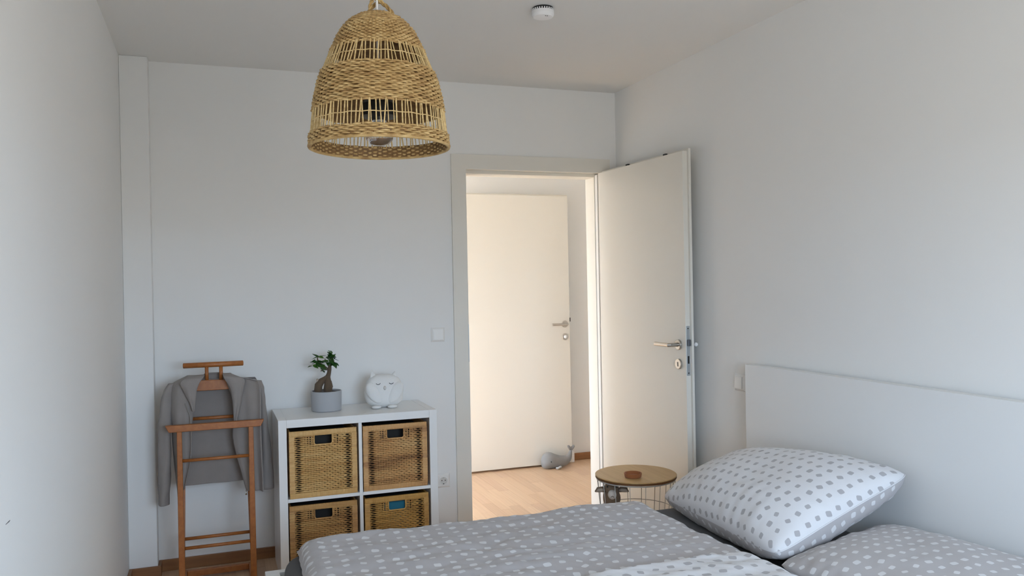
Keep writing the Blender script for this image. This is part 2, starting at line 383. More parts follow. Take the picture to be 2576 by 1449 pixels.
MB().box(0, .868, 0, .027, .014, 2.050).box(-.012, .880, .027, .040, .014, 2.062).build('leaf_panel', M['lacquer'], hl, bevel=.0015)
hardware(hl, .826, 1.073, 1, -1, key=False, thumb=True)
lk = MB().box(.868, .8695, .003, .024, .95, 1.16).build('lock_plate', M['plate_steel'], hl)
MB().box(.868, .878, .005, .022, 1.09, 1.12).build('latch', M['dark'], lk)
for zz in (.25, 1.86): MB().lathe([(0,-.045),(.0075,-.045),(.0075,.045),(0,.045)], 12, (-.014, .034, zz)).build('hinge', M['plate_steel'], hl)
MB().box(-.012, .06, .034, .1128, .2, .3).build('hinge_bracket', M['plate_steel'], hl)

# ------------------------------------------------------------------ switches, socket, detector, plug
def plate(name, label, loc, rotz, socket=False, size=.081):
    t = thing(name, label, 'socket' if socket else 'light switch', loc, rotz); h = size/2    # local: face towards -y
    MB().add([(-h,0,-h),(h,0,-h),(h,0,h),(-h,0,h),(-.030,-.010,-.030),(.030,-.010,-.030),(.030,-.010,.030),(-.030,-.010,.030)],
             [(0,1,2,3),(0,4,5,1),(1,5,6,2),(2,6,7,3),(3,7,4,0),(4,7,6,5)]).build('frame', M['plastic'], t, bevel=.0012)
    if socket:
        ax = Matrix(((1,0,0),(0,0,-1),(0,1,0)))
        MB().box(-.026, .026, -.0115, -.009, -.026, .026).build('insert', M['plastic'], t, bevel=.001)
        MB().lathe([(.020,.0),(.0225,0),(.0225,.003),(.020,.003),(.0195,-.0)], 32, (0,-.0112,0), ax).build('ring', M['plastic'], t)
        s = MB().lathe([(0,.0),(.0195,0),(.0195,.0008),(0,.0008)], 32, (0,-.0112,0), ax).build('well', mat('socket_shade', (.62,.61,.58,1), .5), t)
        for xx in (-.0095, .0095): MB().lathe([(0,0),(.003,0),(.003,.0006),(0,.0006)], 12, (xx,-.0121,.002), ax).build('pin_hole', M['dark'], s)
        for zz in (-.0165, .0165): MB().box(-.003, .003, -.0135, -.0121, zz-.002, zz+.002).build('earth_clip', M['black_matte'] if zz < 0 else M['steel'], s)
    else:
        MB().add([(-.0265,-.0105,-.0265),(.0265,-.0105,-.0265),(.0265,-.0105,.0265),(-.0265,-.0105,.0265),(-.0265,-.0150,-.0265),(.0265,-.0150,-.0265),(.0265,-.0125,.0265),(-.0265,-.0125,.0265)],
                 [(0,1,2,3),(0,4,5,1),(1,5,6,2),(2,6,7,3),(3,7,4,0),(4,7,6,5)]).build('rocker', M['plastic'], t, bevel=.001)
    return t
plate('light_switch', 'square white light switch on the wall left of the doorway', (1.169, YW, 1.113), 0)
plate('wall_socket', 'white wall socket low on the wall between shelf and door frame', (1.183, YW, .304), 0, True)
plate('light_switch', 'white light switch on the right wall beside the headboard', (XR, 3.213, .908), -PI/2)
sd = thing('smoke_detector', 'round white smoke detector on the ceiling', 'smoke detector', (1.30, 3.125, ZC))
MB().lathe([(0,0),(.042,0),(.042,-.008),(0,-.008)], 36, (0,0,0)).build('base', M['dark'], sd, bevel=.001)
MB().lathe([(0,-.014),(.045,-.014),(.046,-.016),(.046,-.030),(.040,-.039),(.015,-.041),(0,-.041)], 40).build('housing', M['plastic_bright'], sd, smooth=False, bevel=.001)
for k in range(28):
    a = 2*PI*k/28; c, s = math.cos(a), math.sin(a)
    MB().obox((.0445*c, .0445*s, -.0075), (.0445*c, .0445*s, -.0145), .0045, .002, (-s, c, 0)).build('vent_rib', M['plastic_bright'], sd)
for a in (-.3, .0): MB().lathe([(0,-.0415),(.0022,-.0415),(.0022,-.0395),(0,-.0395)], 10, (.026*math.sin(a)+.008, -.028, .0005)).build('indicator', M['black_matte'], sd)
pg = thing('plug_adapter', 'small white plug adapter by the skirting behind the whale', 'plug', (2.586, 5.812, 0))
MB().box(-.022, .022, -.012, .043, .0, .082).build('housing', M['plastic_bright'], pg, bevel=.005)
for k in range(3): MB().box(-.016, .016, -.0128, -.011, .022+k*.018, .026+k*.018).build('slot', M['plastic'], pg)

# ------------------------------------------------------------------ shelf unit
SX, SY = .2783, 3.989
sh = thing('shelf_unit', 'white cube shelf unit with four wicker baskets', 'shelf', (SX, SY, 0))
D = .39
MB().box(0, .038, 0, D, 0, .765).build('side_panel', M['shelf'], sh, bevel=.0012)
MB().box(.727, .765, 0, D, 0, .765).build('side_panel', M['shelf'], sh, bevel=.0012)
MB().box(.0383, .7267, .0003, D, .727, .7647).build('top_panel', M['shelf'], sh, bevel=.0012)
MB().box(.0383, .7267, .0003, D, 0, .038).build('bottom_panel', M['shelf'], sh, bevel=.0012)
MB().box(.3745, .3905, .001, D, .038, .727).build('divider', M['shelf'], sh, bevel=.0008)
for a, b in ((.0383, .3742), (.3908, .7267)): MB().box(a, b, .001, D, .3745, .3905).build('shelf_board', M['shelf'], sh, bevel=.0008)
MB().box(.0383, .7267, D-.004, D-.001, .038, .727).build('rear_stop', M['shelf'], sh)

def basket(label, x0, z0, key, rot, seed, wd=.318, ht=.316, dp=.33, holes=(.030, .052)):
    rnd = random.Random(seed); mt = M[key]
    t = thing('wicker_basket', label, 'basket', (x0+wd/2, SY+.006, z0), rot, 'wicker baskets in the shelf'); x0 = -wd/2
    bw = .024
    def fr_(nm, a, b, sd, w_, h_):
        o = MB().obox(a, b, w_, h_, sd).build(nm, mt, t, bevel=.004)
        return o
    # wrapped frame of the front, each bar its own part, with its cane windings
    fr_('rim_bar', (x0, .006, ht-bw/2), (x0+wd, .006, ht-bw/2), (0,1,0), .016, bw)
    fr_('rim_bar', (x0, .006, bw/2), (x0+wd, .006, bw/2), (0,1,0), .016, bw)
    fr_('upright_bar', (x0+bw/2, .0055, bw), (x0+bw/2, .0055, ht-bw), (0,1,0), .015, bw)
    fr_('upright_bar', (x0+wd-bw/2, .0055, bw), (x0+wd-bw/2, .0055, ht-bw), (0,1,0), .015, bw)
    wn = MB()
    n = int(wd/.0062)
    for z in (ht-bw/2, bw/2):
        for k in range(n):
            xc = x0+(k+.5)*wd/n; h = bw/2+.0006; y = -.0022-rnd.random()*.0005; q = wd/n*.44
            wn.add([(xc-q,y+.0009,z-h),(xc,y,z-h),(xc+q,y+.0009,z-h),(xc-q,y+.0009,z+h),(xc,y,z+h),(xc+q,y+.0009,z+h)], [(0,1,4,3),(1,2,5,4)])
    n = int((ht-2*bw)/.0062)
    for xc in (x0+bw/2, x0+wd-bw/2):
        for k in range(n):
            zc = bw+(k+.5)*(ht-2*bw)/n; h = bw/2+.0006; y = -.0022-rnd.random()*.0005; q = (ht-2*bw)/n*.44
            wn.add([(xc-h,y+.0009,zc-q),(xc-h,y,zc),(xc-h,y+.0009,zc+q),(xc+h,y+.0009,zc-q),(xc+h,y,zc),(xc+h,y+.0009,zc+q)], [(0,3,4,1),(1,4,5,2)])
    tag(wn.build('cane_winding', mt, t), kind='stuff')
    # woven front: strands over and under the stakes; slots left open beside the frame
    xa, xb = x0+bw-.002, x0+wd-bw+.002; za, zb = bw, ht-bw; rows = 30; pitch = (zb-za)/rows
    hx0, hx1, hz = x0+wd/2-.043, x0+wd/2+.043, zb-.046
    weave = MB(); ns = 60
    for k in range(rows):
        z = za+(k+.5)*pitch; ph = k % 2; spans = [(xa, xb)]
        if z > hz-.001: spans = [(xa, hx0), (hx1, xb)]
        jit = [rnd.uniform(-.0007, .0007) for _ in range(12)]
        for (p, q) in spans:
            m = max(4, int(ns*(q-p)/(xb-xa))); vs = []
            for i in range(m+1):
                x = p+(q-p)*i/m; s_ = (x-xa)/(xb-xa)
                edge = min(x-(x0+bw), x0+wd-bw-x)
                opn = max(0, 1-abs(edge-.018)/.015)
                if len(spans) == 2:
                    e2 = (hx0-x) if x < hx0+.001 else (x-hx1)
                    opn = max(opn, max(0, 1-abs(e2-.022)/.014)*.8)
                h = pitch*(.48-.27*min(1, opn*1.5)); zz = z+.0008*math.sin(x*260+ph*PI)+jit[int(s_*11)]*.6
                y = .0035+.0030*math.sin(2*PI*(x-xa)/.0255+ph*PI)*(1-opn)
                vs += [(x, y-.0021, zz-h*.55), (x, y-.0021, zz+h*.55), (x, y+.0005, zz+h), (x, y+.0025, zz), (x, y+.0005, zz-h)]
            fs = []
            for i in range(m):
                for j in range(5): fs.append((i*5+j, i*5+(j+1) % 5, i*5+5+(j+1) % 5, i*5+5+j))
            weave.add(vs, [q_[::-1] for q_ in fs])
    tag(weave.build('woven_front', mt, t, smooth=True), kind='stuff')
    st = MB(); x = xa+.045
    while x < xb-.04:
        top = hz if hx0-.004 < x < hx1+.004 else zb
        st.obox((x, .0068, za), (x, .0068, top), .0045, .0035, (1,0,0)); x += .0128
    tag(st.build('stakes', mt, t), kind='stuff')
    rim = [(hx0, .002, zb+.001), (hx0, .002, hz+.010), (hx0+.003, .002, hz+.003), (hx0+.010, .002, hz), (hx1-.010, .002, hz), (hx1-.003, .002, hz+.003), (hx1, .002, hz+.010), (hx1, .002, zb+.001)]
    MB().tube(rim, .0034, 8).build('handle_rim', mt, t, smooth=True)
    # sides, back and floor of the box
    for nm, bx in (('side_wall', (x0+.002, x0+.010, .014, dp, .004, ht-.004)), ('side_wall', (x0+wd-.010, x0+wd-.002, .014, dp, .004, ht-.004)),
                   ('rear_wall', (x0+.002, x0+wd-.002, dp, dp+.008, .004, ht)), ('base', (x0+.010, x0+wd-.010, .014, dp, .004, .012))):
        MB().box(*bx).build(nm, mt, t)
    MB().box(x0+.012, x0+wd-.012, .075, dp-.01, .012, ht-.03).build('shadow_fill', M['black_matte'], t, bevel=.01)  # added black block: stands in for the shade inside the basket
    return t
basket('light tan wicker basket in the upper left shelf cube', SX+.048, .3912, 'ratA', .018, 1)
basket('wicker basket with a dark diagonal stripe in the upper right shelf cube', SX+.396, .3912, 'ratB', -.004, 2)
basket('brownish wicker basket in the lower left shelf cube, partly behind the bed', SX+.044, .0387, 'ratC', -.006, 3)
basket('golden wicker basket with teal cloth showing through its handle, lower right cube', SX+.3985, .0387, 'ratD', .004, 4)
tc = thing('folded_cloth', 'teal cloth showing in the handle hole of the lower right basket', 'cloth', (SX+.5575, SY+.05, .26))
MB().box(-.06, .06, -.030, .02, .0, .062).build('fold', M['teal'], tc, bevel=.008)
MB().box(-.058, .058, -.028, .022, -.211, -.002).build('fold', M['teal'], tc, bevel=.008)

# ------------------------------------------------------------------ potted ficus and owl on the shelf
pp = thing('potted_ficus', 'small ginseng ficus bonsai in a round grey pot on the shelf', 'plant', (.532, 4.222, .765))
MB().lathe([(0,0),(.070,0),(.0745,.004),(.0765,.098),(.0755,.100),(.0705,.100),(.068,.086),(.066,.02),(0,.02)], 48).build('pot', M['pot'], pp, smooth=False, bevel=.001)
def soilp(p): return Vector((p.x, p.y, max(p.z, -.001)+.004*noise.noise(p*60)))
MB().ball((0,0,.086), .0685, .0685, .012, 32, 10, fn=soilp).build('soil', M['soil'], pp, smooth=True)
tr = MB()
tr.tube([(-.034,.0,.082),(-.040,-.002,.105),(-.037,0,.128),(-.022,0,.148),(-.002,0,.160),(.010,0,.172)], [.015,.020,.020,.017,.014,.011], 12)
tr.tube([(.004,-.012,.082),(.008,-.012,.108),(.010,-.010,.132),(.008,-.004,.152),(.010,0,.170),(.016,0,.188),(.019,0,.206),(.021,0,.226)], [.018,.022,.0205,.017,.013,.0105,.010,.008], 12)
tr.tube([(.014,.012,.085),(.022,.010,.118),(.018,.006,.142),(.008,.002,.158)], [.011,.014,.012,.010], 10)
tr.build('trunk', M['bark'], pp, smooth=True)
br = [[(.020,0,.215),(.006,-.004,.236),(-.004,-.006,.262)], [(.016,0,.205),(-.008,.004,.226),(-.034,.006,.246),(-.048,.004,.240)],
      [(.021,0,.224),(.028,0,.250),(.030,0,.276)], [(.020,0,.218),(.036,.004,.236),(.044,.002,.250)], [(.010,0,.205),(-.014,-.01,.208),(-.026,-.012,.200)],
      [(-.034,.006,.246),(-.040,.002,.262),(-.034,0,.278)]]
for b in br: MB().tube(b, [.0042]+[.003]*(len(b)-2)+[.0022], 8).build('branch', M['bark'], pp, smooth=True)
MB().tube([(-.040,.0,.145),(-.043,0,.162)], [.006,.005], 8).build('cut_stub', M['toy_ear'], pp)
def leafmesh():
    m = MB(); n = 8
    def fn(a, b):
        t = a; wv = .36*math.sin(PI*min(1, t**.8))*(1-.25*t); s = b*2-1
        return (t, s*wv, .10*abs(s)*wv*2-.10*t*t)
    m.grid(fn, n, 4); return m.build('leaf', M['leaf'], None, smooth=True)
lm = leafmesh(); lmesh = lm.data; bpy.data.objects.remove(lm)
rl = random.Random(5)
def leaf(p, size, az, el, roll=0):
    o = bpy.data.objects.new('leaf', lmesh); COL.objects.link(o); o.parent = pp; o.location = p
    o.rotation_euler = (roll, -el, az); o.scale = (size, size, size)
for (c, n, rad) in (((.030,0,.272), 9, .016), ((.036,0,.252), 11, .024), ((.018,-.006,.245), 5, .012), ((-.050,.004,.240), 11, .024), ((-.020,0,.238), 6, .014), ((-.034,0,.270), 4, .010), ((-.022,-.010,.206), 4, .008), ((.042,0,.238), 4, .010)):
    for k in range(n):
        a = rl.uniform(0, 2*PI); leaf((c[0]+rl.uniform(-.5,.5)*rad, c[1]+rl.uniform(-.6,.4)*rad, c[2]+rl.uniform(-.6,.6)*rad), rl.uniform(.028, .044), a, rl.uniform(-.7, .8), rl.uniform(-.8, .8))

ow = thing('plush_owl', 'white plush owl with closed eyes sitting on the shelf', 'plush toy', (.822, 4.205, .765), -.10)
def owlf(p):
    q = p.copy(); a = Vector((q.x/.098, q.y/.060, q.z/.086)); l = (abs(a.x)**2.9+abs(a.y)**2.4+abs(a.z)**2.9)**(1/2.75)
    q = q/max(l, .2)*.985; z = (q.z+.084)/.168
    k = 1.03-.20*max(0, z-.45)-.05*max(0, .2-z)
    q.x *= k; q.y *= k
    n_ = noise.noise(q*90)*.0016+noise.noise(q*200)*.0008
    return q*(1+n_*8)
MB().ball((0,0,.084), .098, .060, .086, 48, 32, fn=owlf).build('body', M['owl'], ow, smooth=True)
for s, h in ((-1, 1.0), (1, .62)):
    MB().tube([(s*.046,0,.142),(s*.055,-.004,.160),(s*.060,-.002,.160+.034*h)], [.024,.016,.002], 14, flat=.55).build('ear', M['owl'], ow, smooth=True)
for s in (-1, 1):
    R = Matrix.Rotation(s*.62, 3, 'Y') @ Matrix.Rotation(-s*.28, 3, 'Z')
    MB().ball((s*.051, -.044, .078), .036, .024, .060, 28, 18, rot=R, fn=lambda p: p*(1+noise.noise(p*80)*.03)).build('wing', M['owl'], ow, smooth=True)
    MB().ball((s*.040-.004, -.060, .009), .025, .020, .009, 20, 10).build('foot', M['owl'], ow, smooth=True)
    pts = []
    for k in range(9):
        a = PI*(1.12+.76*k/8); pts.append((s*.033+.012*math.cos(a), -.0600-.0008, .134+.011*math.sin(a)))
    MB().tube(pts, [.0008]+[.0016]*7+[.0008], 8).build('closed_eye', mat('eye_thread', (.11,.11,.12,1), .7), ow, smooth=True)
MB().ball((0, -.060, .104), .007, .008, .011, 14, 10).build('beak', mat('beak_felt', (.62,.60,.58,1), .9), ow, smooth=True)

# ------------------------------------------------------------------ valet stand with cardigan
vt = thing('valet_stand', 'beech wood valet stand between the pillar and the shelf', 'valet stand', (.003, 4.05, 0)); BW = M['beech']
B = lambda nm, m, **k: m.build(nm, BW, vt, **k)
B('trouser_bar', MB().add([(-.216,-.015,.770),(.216,-.015,.770),(.216,.015,.770),(-.216,.015,.770),(-.200,-.015,.739),(.200,-.015,.739),(.200,.015,.739),(-.200,.015,.739)],
   [(0,1,2,3),(4,7,6,5),(0,4,5,1),(1,5,6,2),(2,6,7,3),(3,7,4,0)]), bevel=.003)
for s in (-1, 1):
    x = s*.156
    B('post', MB().add([(x-.014,-.016,.028),(x+.014,-.016,.028),(x+.014,.016,.028),(x-.014,.016,.028),(x-.0108,-.012,.740),(x+.0108,-.012,.740),(x+.0108,.012,.740),(x-.0108,.012,.740)],
      [(0,3,2,1),(4,5,6,7),(0,1,5,4),(1,2,6,5),(2,3,7,6),(3,0,4,7)]), bevel=.003)
    B('runner', MB().box(x-.015, x+.015, -.14, .24, 0, .03), bevel=.004)
    B('rear_post', MB().obox((x, .030, .028), (s*.140, .138, .905), .020, .020, (1,0,0)), bevel=.002)
B('rung', MB().tube([(-.15,0,.604),(.15,0,.604)], .0075, 12), smooth=True)
B('rung', MB().tube([(-.15,0,.202),(.15,0,.202)], .0078, 12), smooth=True)
B('rung', MB().tube([(-.15,.055,.230),(.15,.055,.230)], .0078, 12), smooth=True)
B('rung', MB().tube([(-.143,.123,.775),(.143,.123,.775)], .0078, 12), smooth=True)
B('base_rail', MB().box(-.141, .141, .190, .214, .006, .036), bevel=.004)
hz_ = MB(); pr = [(-.19,.893),(-.12,.898),(-.085,.908),(.080,.908),(.12,.898),(.19,.893),(.185,.913),(.10,.935),(.062,.955),(-.066,.958),(-.10,.935),(-.185,.913)]
n = len(pr); hz_.add([(x, .102, z) for x, z in pr]+[(x, .132, z) for x, z in pr], [tuple(range(n)), tuple(range(2*n-1, n-1, -1))]+[(i, i+n, (i+1) % n+n, (i+1) % n) for i in range(n)])
B('hanger', hz_, bevel=.003)
for x in (-.034, .030): B('dowel', MB().tube([(x,.118,.95),(x,.118,1.025)], .0085, 12), smooth=True)
B('top_bar', MB().tube([(-.139,.118,1.029),(-.137,.118,1.029),(.131,.118,1.029),(.133,.118,1.029)], [.007,.0125,.0125,.007], 16), smooth=True)

cg = thing('cardigan', 'taupe hooded cardigan hanging open on the valet stand', 'cardigan', (.003, 4.16, .41)); CG = (.003, 4.16, .41)
def rowat(R, t):
    s = t*(len(R)-1); i = min(int(s), len(R)-2); q = s-i; a, b, c, d = R[max(i-1, 0)], R[i], R[i+1], R[min(i+2, len(R)-1)]
    return [.5*(2*b[k]+(c[k]-a[k])*q+(2*a[k]-5*b[k]+4*c[k]-d[k])*q*q+(3*b[k]-a[k]-3*c[k]+d[k])*q**3) for k in range(3)]
def panel(name, R, Y, bulge, fold, nf, ph, wrap=0, top=0):
    def fn(a, b):
        xl, xr, z = rowat(R, b); x = xl+(xr-xl)*a
        y = Y-bulge*math.sin(PI*min(1, a*1.0))*math.sin(PI*min(1, .12+b*.8)) + fold*math.sin(a*nf*2*PI+ph+b*2.2)*(.25+.75*b)
        y += top*max(0, 1-b/.10)**1.5 + .004*noise.noise(Vector((x*18, z*9, Y*7)))
        y += wrap*(1-a if wrap > 0 else a)**4 * abs(1)
        return (x, y, z)
    m = MB().grid(fn, 26, 44); o = m.build(name, M['cardigan'], cg, smooth=True, solid=.0045, at=CG); return o
FL = [(-0.118,-0.066,0.976),(-0.17,-0.07,0.955),(-0.191,-0.077,0.932),(-0.198,-0.085,0.886),(-0.198,-0.094,0.813),(-0.189,-0.1,0.746),(-0.187,-0.102,0.674),(-0.182,-0.108,0.59),(-0.177,-0.124,0.517),(-0.171,-0.14,0.452),(-0.169,-0.150,0.413)]
FR = [(0.048,0.093,0.971),(0.053,0.183,0.955),(0.06,0.204,0.935),(0.08,0.208,0.868),(0.086,0.207,0.81),(0.083,0.206,0.744),(0.08,0.206,0.678),(0.098,0.208,0.582),(0.116,0.21,0.512),(0.133,0.211,0.437),(0.14,0.211,0.423)]
LL = [(-0.114,-0.041,0.981),(-0.145,-0.061,0.957),(-0.134,-0.075,0.924),(-0.119,-0.08,0.887),(-0.106,-0.084,0.859),(-0.095,-0.088,0.823)]
LR = [(0.039,0.075,0.983),(0.051,0.135,0.959),(0.073,0.132,0.919),(0.08,0.122,0.873),(0.083,0.118,0.845),(0.085,0.107,0.799),(0.088,0.097,0.761)]
BK = [(-0.165,0.187,0.957),(-0.192,0.205,0.913),(-0.191,0.206,0.769),(-0.19,0.203,0.644),(-0.182,0.206,0.519),(-0.174,0.205,0.452)]
HD = [(-0.039,0.041,0.985),(-0.053,0.051,0.966),(-0.071,0.065,0.930)]
SL = [(-0.199,-0.172,0.948),(-0.222,-0.179,0.913),(-0.235,-0.185,0.867),(-0.241,-0.192,0.803),(-0.246,-0.193,0.745),(-0.247,-0.194,0.673),(-0.249,-0.196,0.571),(-0.251,-0.201,0.49),(-0.252,-0.208,0.423),(-0.253,-0.21,0.384)]
SR = [(0.177,0.214,0.94),(0.191,0.224,0.916),(0.2,0.229,0.887),(0.203,0.234,0.839),(0.204,0.241,0.742),(0.208,0.25,0.635),(0.208,0.258,0.528),(0.205,0.263,0.414)]
panel('front_panel', FL, 4.122, .018, .006, 2.0, .4, wrap=.05, top=.055)
panel('front_panel', FR, 4.122, .018, .006, 2.2, 1.2, wrap=-.05, top=.055)
panel('back_panel', BK, 4.222, 0, .005, 2.5, 0, top=-.05)
panel('hood_fold', LL, 4.092, .014, .004, 1.5, 1, top=.08)
panel('hood_fold', LR, 4.092, .014, .004, 1.5, 2, top=.08)
panel('hood_back', HD, 4.214, -.012, .003, 1, 0)
def sleeve(R, ry, ph):
    m = MB(); nv, nu = 40, 20
    def fn(a, b):
        xl, xr, z = rowat(R, b); c = (xl+xr)/2; h = (xr-xl)/2; t = a*2*PI
        k = 1+.10*math.sin(3*t+b*7+ph)+.05*math.sin(b*34+ph+2*t)*(1 if b > .1 else b*10)
        return (c+h*math.cos(t)*k, 4.168+ry*min(1, .35+b*3)*math.sin(t)*k, z)
    m.grid(fn, nu, nv); return m.build('sleeve', M['cardigan'], cg, smooth=True, solid=.004, at=CG)
sleeve(SL, .030, .3); sleeve(SR, .030, 1.9)
MB().tube([(-.128,4.099,.86),(-.106,4.096,.80),(-.103,4.094,.67),(-.110,4.098,.58),(-.140,4.108,.46)], .0022, 6).build('zip_band', M['cardigan'], cg, smooth=True, at=CG)
MB().tube([(.134,4.104,.432),(.134,4.102,.420),(.134,4.101,.408)], [.002,.0035,.0045], 10).build('zip_pull', mat('bright_zip', (.75,.75,.72,1), .2, 1), cg, smooth=True, at=CG)

# ------------------------------------------------------------------ bed
bd = thing('bed', 'white low bed with tall headboard against the right wall', 'bed', (1.2, 2.17, 0)); BD = (1.2, 2.17, 0)
def bpart(nm, m, **k): return m.build(nm, M['bed_white'], bd, at=BD, **k)
bpart('headboard', MB().box(2.2315, 2.278, 1.25, 3.0936, .0, 1.006), bevel=.002)
bpart('footboard', MB().box(.157, .205, 1.29, 3.016, 0, .38), bevel=.002)
bpart('side_rail', MB().box(.157, 2.2315, 3.0165, 3.047, .12, .3795), bevel=.002)
bpart('side_rail', MB().box(.157, 2.2315, 1.29, 1.32, .12, .3795), bevel=.002)
bpart('slat_base', MB().box(.205, 2.2315, 1.32, 3.0165, .20, .235))
for xx in (.16, 2.18): bpart('leg', MB().box(xx, xx+.05, 1.325, 1.375, 0, .2)); bpart('leg', MB().box(xx, xx+.05, 2.96, 3.01, 0, .2))
mt_ = thing('mattress', 'mattress in a charcoal fitted sheet on the white bed', 'mattress', (1.2, 2.17, .235))
MB().box(.215, 2.222, 1.345, 2.992, .235, .452).build('fitted_sheet', M['sheet'], mt_, bevel=.06, seg=6, at=(1.2, 2.17, .235))

def nz(x, y, s, k=0): return noise.noise(Vector((x*s, y*s, k)))
def duvet(name, label, mat_, x0, x1, y0, y1, zb, th, seed, hump):
    t = thing(name, label, 'duvet', ((x0+x1)/2, (y0+y1)/2, zb)); L = ((x0+x1)/2, (y0+y1)/2, zb)
    nu, nv = 190, 130; rx = .060
    def ed(d): d = max(0, min(1, d/rx)); return math.sqrt(max(0, 1-(1-d)**2))
    def top(a, b):
        x = x0+(x1-x0)*a; y = y0+(y1-y0)*b
        wx = .012*nz(x, y, 6, seed)+.006*nz(x, y, 17, seed+3); wy = .014*nz(x, y, 5, seed+5)+.006*nz(x, y, 15, seed+8)
        e = min(ed((x-x0)), ed(x1-x))*min(ed(y-y0), ed(y1-y))
        h = th*(.86+.30*nz(x, y, 2.3, seed+1)+hump(x, y))
        wr = .011*(abs(nz(x*.5+y*.35, y*1.3-x*.2, 8, seed+2))-.25)+.006*nz(x*.5+y*.3, y, 16, seed+4)+.0032*nz(x+y*.4, y*.7, 36, seed+6)
        return (x+wx*(1-.4*e), y+wy*(1-.4*e), zb+.012+e*(h+wr))
    def bot(a, b):
        p = top(a, b); return (p[0], p[1], zb+.001+.011*(1 if 0 < a < 1 and 0 < b < 1 else 1)*0)
    m = MB(); uvf = lambda a, b: ((x1-x0)*a+.01, (y1-y0)*b+.01)
    m.grid(top, nu, nv, uvf)
    # hem: the folded edge down to the sheet, then the underside
    def hem(fn):
        def g(a, b):
            p = fn(a); k = b; c = ((x0+x1)/2, (y0+y1)/2); bul = .006*math.sin(PI*k)
            dx = p[0]-c[0]; dy = p[1]-c[1]; l = math.hypot(dx, dy)
            return (p[0]+dx/l*bul, p[1]+dy/l*bul, p[2]*(1-k)+(zb+.001)*k)
        return g
    m.grid(hem(lambda a: top(a, 0)), nu, 4, lambda a, b: ((x1-x0)*a+.01, -.015*b+.01), flip=True)
    m.grid(hem(lambda a: top(a, 1)), nu, 4, lambda a, b: ((x1-x0)*a+.01, (y1-y0)+.015*b))
    m.grid(hem(lambda a: top(0, a)), nv, 4, lambda a, b: (-.015*b+.01, (y1-y0)*a+.01))
    m.grid(hem(lambda a: top(1, a)), nv, 4, lambda a, b: ((x1-x0)+.015*b, (y1-y0)*a+.01), flip=True)
    m.grid(bot, 30, 20, uvf, flip=True)
    m.build('cover', mat_, t, smooth=True, weld=True, at=L); return t
def gs(x, c, s): return math.exp(-((x-c)/s)**2)
duvet('duvet', 'grey duvet with white dots on the far side of the bed', M['grey_dots'], .262, 1.62, 2.17, 2.965, .4525, .050, 3,
      lambda x, y: .30*gs(x, .30, .18)*gs(y, 2.95, .35)+.34*gs(x, 1.40, .26)*gs(y, 2.93, .22)-.25*gs(x, 1.12, .15)*gs(y, 2.95, .2)+.1*gs(x, .9, .2))
duvet('duvet', 'white duvet with grey dots on the near side of the bed', M['white_dots'], .25, 1.575, 1.36, 2.205, .4525, .088, 11,
      lambda x, y: .18*gs(x, 1.5, .2)*gs(y, 2.1, .25))

def pillow(label, top_m, bot_m, c00, c01, c11, c10, tt, tb, seed, usz, vsz):
    P = [Vector(c) for c in (c00, c01, c11, c10)]; L = tuple(sum((p for p in P), Vector())/4)
    t = thing('pillow', label, 'pillow', L)
    nrm = ((P[2]-P[0]).cross(P[1]-P[3])).normalized()
    if nrm.z < 0: nrm = -nrm
    N = 72; m = MB()
    def base(a, b):
        # rounded corners and slightly pulled-in sides
        s, q = a*2-1, b*2-1; k = .045
        s2 = s*(1-k*(1-q*q)*abs(s)**3*.0-.055*(abs(q)**8)*abs(s)**3)*(1-.03*(1-q*q)); q2 = q*(1-.055*(abs(s)**8)*abs(q)**3)*(1-.03*(1-s*s))
        a, b = (s2+1)/2, (q2+1)/2
        return P[0]*(1-a)*(1-b)+P[1]*(1-a)*b+P[2]*a*b+P[3]*a*(1-b)
    def side(sgn, T):
        def fn(a, b):
            s, q = a*2-1, b*2-1
            e = max(0, (1-abs(s)**2.6))*max(0, (1-abs(q)**2.6)); h = e**(.52 if sgn > 0 else .40)
            p = base(a, b); rim = 1-min(1, e*2.2)
            wr = (.013*nz(a*17 if abs(q) > abs(s) else a*2.5, b*17 if abs(s) > abs(q) else b*2.5, 1, seed)*rim+.005*abs(nz(a*3, b*9, 1.6, seed+9))*(1-a)+.008*nz(a, b, 3.5, seed+3)+.003*nz(a, b, 11, seed+5))*min(1, e*6)
            o_ = p+nrm*sgn*(T*h+wr)
            if sgn < 0: o_.z = max(o_.z, .4545)
            return o_
        return fn
    def arc(fn):
        G = [[Vector(fn(i/N, j/N)) for i in range(N+1)] for j in range(N+1)]
        U = [[0]*(N+1) for _ in range(N+1)]; V = [[0]*(N+1) for _ in range(N+1)]; h = N//2
        for j in range(N+1):
            for i in range(h, N): U[j][i+1] = U[j][i]+(G[j][i+1]-G[j][i]).length
            for i in range(h, 0, -1): U[j][i-1] = U[j][i]-(G[j][i]-G[j][i-1]).length
        for i in range(N+1):
            for j in range(h, N): V[j+1][i] = V[j][i]+(G[j+1][i]-G[j][i]).length
            for j in range(h, 0, -1): V[j-1][i] = V[j][i]-(G[j][i]-G[j-1][i]).length
        return lambda a, b: (1.12*U[round(b*N)][round(a*N)]+1.03, 1.12*V[round(b*N)][round(a*N)]+1.03)
    st_, sb_ = side(1, tt), side(-1, tb)
    m.grid(st_, N, N, arc(st_), 0, flip=True)
    m.grid(sb_, N, N, arc(sb_), 1)
    m.build('case', [top_m, bot_m], t, smooth=False, weld=True, at=L)
    c = t.children[0]; c.data.polygons.foreach_set('use_smooth', [True]*len(c.data.polygons))
    edge = [base(a, 0) for a in [i/24 for i in range(25)]]
    MB().tube([tuple(p) for p in edge], .0022, 6).build('seam', top_m, t, smooth=True, at=L)
    return t
